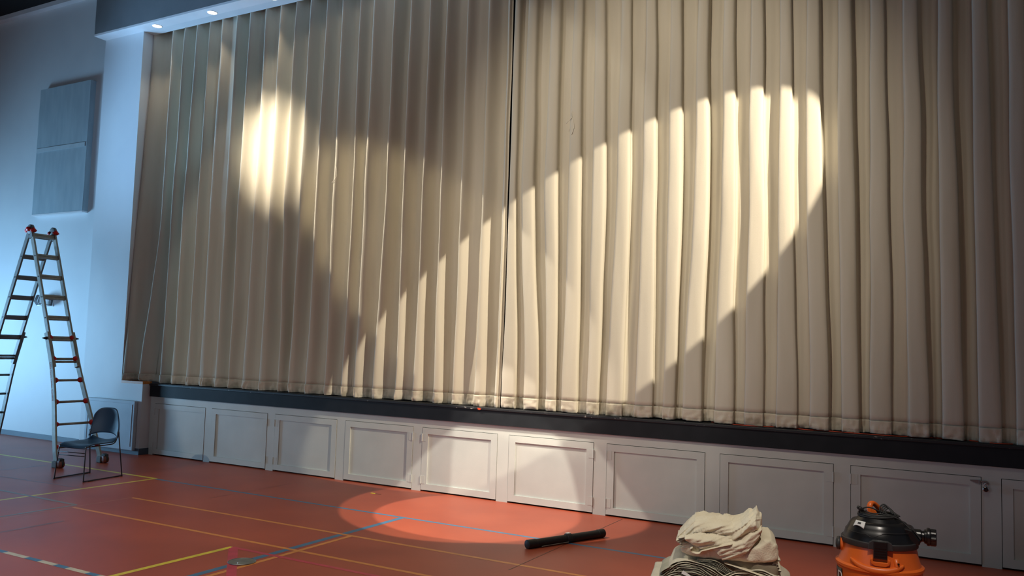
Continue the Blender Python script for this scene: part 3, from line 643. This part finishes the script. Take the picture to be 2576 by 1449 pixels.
# puffy bundle
def fold(x, y, sd): return (1-min(1.0, abs(nz(x, y, sd))*2.6))**2
x0, zb = Q(1712,1393); x1, zt = Q(1950,1345)
pf = slab(x0, x1, zb+0.004, zt, -0.255, 0.26, 12.0, amp=0.006, nx=110, tilt=0.0, sc=7)
c_ = []
for x, y, z in pf.v:
    u = (x-x0)/(x1-x0); hgt = (z-zb)/(zt-zb)
    if hgt > 0.5: z += 0.045*sm((u-0.70)/0.2)*(hgt-0.5)*2*(1-0.35*sm((u-0.93)/0.07)) - 0.012*(1-sm(u/0.2))
    f = 0.020*fold((x*0.8+z*1.5)*6, (y+z)*3, 31.0)+0.012*fold((x*1.2-z*2.2)*9, y*4, 33.0)
    sgn = -1 if y < 0 else 1
    c_.append((x, y+sgn*f*0.8, z+(f*0.6 if hgt > 0.5 else 0)))
pf.v = c_
cloth_thing('puffy cream folded canvas cloth, second from the top of the heap', pf, 'canvas', solid=0.0)
# top crumpled cloth: twisted bundle with a peak at the right, lying on the puffy one
def top_fn():
    ctl = [(1700,1362,5),(1706,1350,18),(1722,1339,28),(1745,1325,42),(1775,1321,48),(1810,1322,48),(1838,1326,46),(1860,1318,50),(1880,1304,50),(1896,1296,44),(1908,1300,26),(1912,1308,8)]
    nx, nr = 170, 84; vs = []; fs = []
    for i in range(nx+1):
        u = i/nx*(len(ctl)-1); k = min(len(ctl)-2, int(u)); s = sm(u-k); c = [lerp(ctl[k][j], ctl[k+1][j], s) for j in range(3)]
        x, zc = Q(c[0], c[1]); h = c[2]*0.00272/2; cyy = -0.03+0.04*math.sin(i/nx*5); hy = 0.24*(0.35+0.65*min(1, c[2]/46))
        if i/nx > 0.66: hy *= lerp(1, 0.45, (i/nx-0.66)/0.34)
        for q in range(nr):
            a = 2*PI*q/nr; cc, ss = math.cos(a), math.sin(a); yy = math.copysign(abs(cc)**0.85, cc)*hy; zz = math.copysign(abs(ss)**0.8, ss)*h
            t1 = x*0.75-zz*1.5-yy*0.35; t2 = x*0.4+zz*1.2+yy*0.6
            d = 0.026*fold(t1*8.5, t2*2.2, 21.0) + 0.016*fold(t1*17+3, t2*4, 5.0) + 0.012*nz(x*11, zz*11, yy*6) + 0.004*nz(x*40, zz*40, yy*30) - 0.014
            if i/nx > 0.74: d += 0.020*fold(x*26+zz*8, zz*10+yy*6, 9.0)*sm((i/nx-0.74)/0.1)
            l = math.hypot(yy, zz) or 1
            zf = max(zc+zz+zz/l*d, zc-h*0.9)
            vs.append((x+0.010*nz(zz*18, yy*9, i*0.03), cyy+yy+yy/l*d, zf))
    for i in range(nx):
        for q in range(nr): fs.append((i*nr+q, i*nr+(q+1) % nr, (i+1)*nr+(q+1) % nr, (i+1)*nr+q))
    fs.append(tuple(range(nr))[::-1]); fs.append(tuple(nx*nr+q for q in range(nr)))
    return MB().add(vs, fs)
t = cloth_thing('crumpled cream canvas cloth twisted on top of the heap, one end peaking up', top_fn(), 'canvas', solid=0.0, sub=0)
# front of the top cloth draping down, with a rolled open end on the left
LOW = [(1728,1346),(1742,1352),(1765,1362),(1790,1358),(1806,1372),(1816,1384),(1838,1377),(1862,1372),(1882,1352),(1900,1330),(1909,1312)]
TOP = [(1722,1338),(1742,1330),(1765,1326),(1790,1326),(1806,1328),(1816,1330),(1838,1330),(1862,1322),(1882,1312),(1900,1304),(1909,1300)]
def flap(a, b):
    q = a*(len(LOW)-1); k = min(len(LOW)-2, int(q)); s = q-k
    lo = Q(lerp(LOW[k][0], LOW[k+1][0], s), lerp(LOW[k][1], LOW[k+1][1], s)); hi = Q(lerp(TOP[k][0], TOP[k+1][0], s), lerp(TOP[k][1], TOP[k+1][1], s))
    x = lerp(hi[0], lo[0], b); z = lerp(hi[1], lo[1], b)
    w = (x*0.7-z*1.6)
    y = -0.235-0.055*sm(b*2.2) - 0.020*fold(w*11, (x+z)*3, 41.0)*min(1, b*3) - 0.010*fold(w*23, (x+z)*5, 44.0) + 0.02*b*b
    if a > 0.75: y += 0.09*(a-0.75)*4*0.5
    return (x, y, z)
obj('draped_front', MB().grid(flap, 90, 30), 'canvas', t, True, solid=0.006, sub=0, fix=False)
fl = []
for k in range(16):
    a = PI*0.62+k*0.30; cx, cz = Q(1751,1366); r = 0.027-0.0004*k; fl.append((cx+r*1.45*math.cos(a), cz+r*0.72*math.sin(a)))
for px, py in ((1785,1360),(1812,1350),(1840,1343)): fl.append(Q(px, py))
obj('rolled_end', ribbon(fl, -0.318, -0.12, 8, 61, 0.006), 'canvas', t, True, solid=0.006, sub=1, fix=False)
for n_, (xa, za), sd in (('left_edge_fold', Q(1706,1356), 3), ('left_edge_fold', Q(1712,1368), 8)):
    obj('edge_fold', ribbon(serpentine([(xa-0.004,za),(xa+0.05,za+0.012),(xa+0.12,za+0.02)], 4, 0.010, sd, 1.0), -0.25, 0.1, 10, sd, 0.02), 'canvas', t, True, solid=0.004, sub=1, fix=False)
tag(obj('paper_scrap', MB().add([tuple((Q(1717,1422)[0], -0.325, Q(1717,1422)[1])), (Q(1722,1415)[0], -0.32, Q(1722,1415)[1]), (Q(1740,1425)[0], -0.325, Q(1740,1425)[1]), (Q(1738,1430)[0], -0.33, Q(1738,1430)[1])], [(0,1,2,3)]), 'white', None, solid=0.003), 'small white cloth label showing between the left folds of the heap', 'label')
o = bpy.data.objects['paper_scrap']; o.location = (PX, PY, 0); o.rotation_euler = (0,0,PR)

# ------------------------------------------------------------------ wet and dry vacuum
VX, VY, VR = -0.565, -2.13, math.radians(5)
v = thing('wet_dry_vacuum', 'orange drum wet and dry vacuum with black lid and coiled cord', 'vacuum cleaner', (VX, VY, 0), VR)
SQ = 0.97
def VP(px, py): return ((px-2219)*0.00272, (1560-py)*0.00272)
dm = MB(); dm.lathe([(0.20,0.075),(0.236,0.09),(0.252,0.16),(0.263,0.28),(0.268,0.355),(0.278,0.366),(0.278,0.382),(0.260,0.392),(0.250,0.42),(0.238,0.47),(0.228,0.515),(0.222,0.520)], 72, (0,0,0), 1, SQ)
auto_smooth(obj('drum', dm, 'orange', v), 30)
# raised swoosh under the latch
def sw(a):  # angle from front, returns z of ridge
    return 0.405 - 0.020*math.cos(a*2.2)
pts = []
for k in range(25):
    a = lerp(-0.75, 0.62, k/24); r = 0.252-0.10*(sw(a)-0.40)+0.004
    pts.append((r*math.sin(a), -r*math.cos(a)*SQ, sw(a)-0.004+0.03*(abs(k-12)/12)**3))
sh = MB(); sh.tube(pts, [0.006+0.020*math.sin(PI*k/24)**0.6 for k in range(25)], 12); obj('raised_band', sh, 'orange', v, True)
sb = MB(); a0 = 0.42; sb.tube([(0.245*math.sin(a0), -0.245*math.cos(a0)*SQ, 0.465), (0.252*math.sin(a0+.02), -0.252*math.cos(a0+.02)*SQ, 0.42), (0.262*math.sin(a0), -0.262*math.cos(a0)*SQ, 0.36)], [0.016,0.018,0.014], 10); obj('accessory_boss', sb, 'orange', v, True)
obj('boss_hole', MB().tube([(0.262*math.sin(a0+.02), -0.262*math.cos(a0+.02)*SQ, 0.438), (0.275*math.sin(a0+.02), -0.275*math.cos(a0+.02)*SQ, 0.438)], 0.006, 10), 'vacblack', v)
# lid
def lid_prof(): return [(0.226,0.512),(0.236,0.516),(0.240,0.530),(0.236,0.548),(0.229,0.552),(0.222,0.575),(0.212,0.602),(0.204,0.612),(0.196,0.628),(0.184,0.650),(0.170,0.663),(0.150,0.668),(0.142,0.676),(0.128,0.690),(0.06,0.695)]
ld = MB(); ld.lathe(lid_prof(), 72, (0,0,0), 1, SQ)
for i, (x, y, z) in enumerate(ld.v):   # facet the lid: flattened right flank, dipping shoulder
    if z > 0.552:
        a = math.atan2(x, -y); k = 0.035*max(0, math.cos(a-0.95))**6
        ld.v[i] = (x*(1-k*1.5), y*(1-k*1.5), z)
auto_smooth(obj('lid', ld, 'vacblack', v), 30)
bd = MB(); bd.lathe([(0.2405,0.512),(0.243,0.517),(0.2425,0.547),(0.2385,0.551)], 72, (0,0,0), 1, SQ); auto_smooth(obj('lid_band', bd, 'vacgrey', v), 30)
gr = []
for k in range(60):
    a = lerp(-1.9, 1.9, k/59); z = 0.606 if abs(a) < 3 else 0.6
    z = 0.598 if a < -0.35 else (lerp(0.585, 0.618, sm((a+0.25)/0.5)) if a > -0.25 else 0.590)
    r = 0.216 if z < 0.605 else 0.209; r = 0.2235-0.42*(z-0.575)
    gr.append((r*math.sin(a), -r*math.cos(a)*SQ, z))
obj('lid_seam', MB().tube(gr, 0.0016, 6), 'vacgrey', v, True)
# rear shoulder and panel on the right
hb = MB(); hb.prism([(0.10,0.54),(0.247,0.54),(0.250,0.575),(0.205,0.640),(0.12,0.655)], 'y', -0.09, 0.09); obj('motor_housing', hb, 'vacblack', v, bevel=0.012)
obj('rating_label', MB().add([(0.249,-0.092,0.582),(0.206,-0.092,0.637),(0.206,-0.06,0.645),(0.255,-0.06,0.585)], [(0,1,2,3)]), 'vacgrey', v, solid=0.002)
# warning label on the left shoulder
def wl(a, b):
    an = lerp(-0.98, -0.50, a); zz = lerp(0.642, 0.670, b) - 0.016*(2*a-1)**2*(1-b) ; r = lerp(0.197, 0.172, b)
    return ((r)*math.sin(an), -(r)*math.cos(an)*SQ, zz)
wlb = obj('warning_label', MB().grid(wl, 12, 4), 'white', v, True, solid=0.002)
obj('label_print', MB().grid(lambda a, b: (lambda p: (p[0]*1.008, p[1]*1.008-0.001, p[2]+0.001))(wl(0.40+0.28*a, 0.35+0.35*b)), 6, 3), 'vacgrey', wlb, solid=0.001)
# latches
def latch(an, nm):
    lb = MB(); lb.box(-0.045, 0.045, -0.018, 0.012, 0.395+0.055, 0.565)
    lo_ = MB(); lo_.box(-0.043,0.043,-0.016,0.02,0.385,0.445)
    c = Matrix.Rotation(an, 4, 'Z'); T = c @ Matrix.Translation((0, -0.243*SQ, 0))
    def tr(m): m.v = [tuple(T @ Vector(p)) for p in m.v]; return m
    sr = MB(); sr.prism([(-0.075,0.515),(-0.068,0.56),(-0.045,0.575),(0.045,0.575),(0.07,0.562),(0.078,0.515)], 'y', -0.010, 0.02)
    obj('latch_housing', tr(sr), 'vacgrey', v, bevel=0.004)
    k = MB(); k.box(-0.042,0.042,-0.024,0.0,0.46,0.572); o = obj('latch', tr(k), 'vacblack', v, bevel=0.004)
    rb = MB()
    for z in (0.478, 0.495, 0.512, 0.529): rb.box(-0.036,0.036,-0.027,-0.022,z,z+0.006)
    obj('grip_ribs', tr(rb), 'vacblack', o)
    pk = MB(); pk.prism([(-0.062,0.455),(-0.055,0.425),(-0.03,0.412),(0.03,0.412),(0.055,0.425),(0.062,0.455),(0.045,0.462),(0.042,0.440),(-0.042,0.440),(-0.045,0.462)], 'y', -0.022, 0.015); obj('latch_pocket', tr(pk), 'orange', v, bevel=0.004)
latch(0.03, 'a'); latch(PI, 'b')
# drain knob on the left, wheels below
obj('side_knob', MB().lathe([(0.020,-0.275),(0.042,-0.268),(0.045,-0.255),(0.045,-0.245)], 24, (0,-0.03,0.490), axis='x'), 'vacgrey', v, True)
obj('knob_ring', MB().lathe([(0.040,-0.247),(0.048,-0.232),(0.046,-0.215)], 24, (0,-0.03,0.487), axis='x'), 'orange', v, True)
for a in (0.8, 2.35, 3.95, 5.5):
    cx, cy = 0.25*math.sin(a), -0.25*math.cos(a); c = obj('caster', MB().tube([(cx*0.85, cy*0.85, 0.11), (cx, cy, 0.065)], [0.035, 0.022], 12), 'vacblack', v, True)
    obj('wheel', MB().lathe([(0.02,-0.014),(0.034,-0.010),(0.034,0.010),(0.02,0.014)], 20, (cx, cy, 0.034), axis='y'), 'vacblack', c, True)
# hose port and connector
hp = MB(); y_ = 0.05; hp.lathe([(0.044,0.18),(0.044,0.255),(0.036,0.262),(0.036,0.275),(0.046,0.278),(0.048,0.290),(0.058,0.294),(0.060,0.302),(0.058,0.312),(0.052,0.316)], 28, (0, y_, 0.580), axis='x'); auto_smooth(obj('hose_port', hp, 'vacblack', v), 35)
cn = MB(); n = 32; prof = [(0.054,0.312),(0.057,0.318),(0.057,0.345),(0.054,0.350)]
cn.lathe(prof, n, (0, y_, 0.578), axis='x')
for i, (x, y, z) in enumerate(cn.v):
    k = i % n; s = 1.0 if (k//2) % 2 == 0 else 0.92; cn.v[i] = (x, y_+(y-y_)*s, 0.578+(z-0.578)*s)
obj('lock_ring', cn, 'vacblack', v)
# orange handle
hd = MB(); hd.tube([(-0.055,0.00,0.685),(-0.062,0.005,0.735),(-0.058,0.015,0.772),(-0.040,0.04,0.776),(-0.015,0.07,0.750),(0.010,0.10,0.715),(0.022,0.12,0.69)], [0.020,0.021,0.020,0.018,0.018,0.019,0.020], 12); obj('carry_handle', hd, 'orange', v, True, sub=1)
hr = MB(); hr.prism([(-0.045,0.685),(-0.056,0.745),(-0.025,0.735),(0.0,0.69)], 'y', -0.012, 0.012); obj('handle_root', hr, 'orange', v, bevel=0.004)
# coiled mains cord
cdp = []
for k in range(190):
    a = k*0.21; r = 0.118+0.018*nz(k*0.05, 2.0)+0.010*math.sin(k*0.033*6); z = 0.690+0.010*nz(k*0.09, 7.0)+0.0003*(k % 60)
    cdp.append((r*math.cos(a)*1.02-0.005, r*math.sin(a)*0.92, z+0.004))
ck = MB(); ck.tube(cdp, 0.0048, 8)
ck.tube(wavy([(-0.115,-0.02,0.70),(-0.125,-0.055,0.725),(-0.09,-0.07,0.752),(-0.055,-0.075,0.757),(-0.02,-0.07,0.745),(0.02,-0.05,0.728),(0.06,-0.04,0.715),(0.11,-0.03,0.700)]), 0.0048, 8)
ck.tube(wavy([(-0.11,-0.075,0.740),(-0.05,-0.085,0.722),(0.0,-0.08,0.722),(0.06,-0.07,0.715),(0.12,-0.06,0.695),(0.16,-0.06,0.665),(0.20,-0.07,0.630),(0.235,-0.07,0.585),(0.245,-0.05,0.560)]), 0.0045, 8)
for j in range(4):
    o_ = j*0.012; ck.tube(wavy([(0.01+o_,0.02,0.70),(0.005+o_,0.05,0.745-o_*0.4),(0.03+o_,0.06,0.766-o_*0.7),(0.06+o_,0.05,0.745-o_*0.8),(0.085+o_*1.2,0.02,0.712-o_*0.3)]), 0.0048, 8)
obj('power_cord', ck, 'rubber', v, True)
pg = MB(); pg.tube([(-0.128,-0.085,0.752),(-0.118,-0.082,0.746),(-0.098,-0.078,0.733)], [0.013,0.014,0.008], 10); pg.tube([(-0.136,-0.087,0.757),(-0.128,-0.085,0.752)], [0.009,0.012], 10); obj('plug', pg, 'rubber', v, True)
obj('lid_clip', MB().box(0.085,0.118,-0.02,0.03,0.688,0.702), 'vacgrey', v, bevel=0.004)
# decal whose last letter shows at the left of the drum
def dc(a, b):
    an = lerp(-1.55, -1.02, a); z = lerp(0.225, 0.342, b); r = 0.2695-0.04*(0.355-z)*0.6+0.0015
    return (r*math.sin(an), -r*math.cos(an)*SQ, z)
dcl = obj('decal', MB().grid(dc, 16, 4), 'vacblack', v, True, solid=0.001)
an = -1.12; r = 0.2715; nn = Vector((math.sin(an), -math.cos(an), 0.03)).normalized(); tx = Vector((math.cos(an), math.sin(an), 0)); uu = nn.cross(tx)
mt = Matrix((tx, uu, nn)).transposed().to_4x4(); mt.translation = Vector((r*math.sin(an), -r*math.cos(an)*SQ, 0.283))
text_mesh('lettering', 'D', 0.10, 'white', dcl, mt, 0.0008)
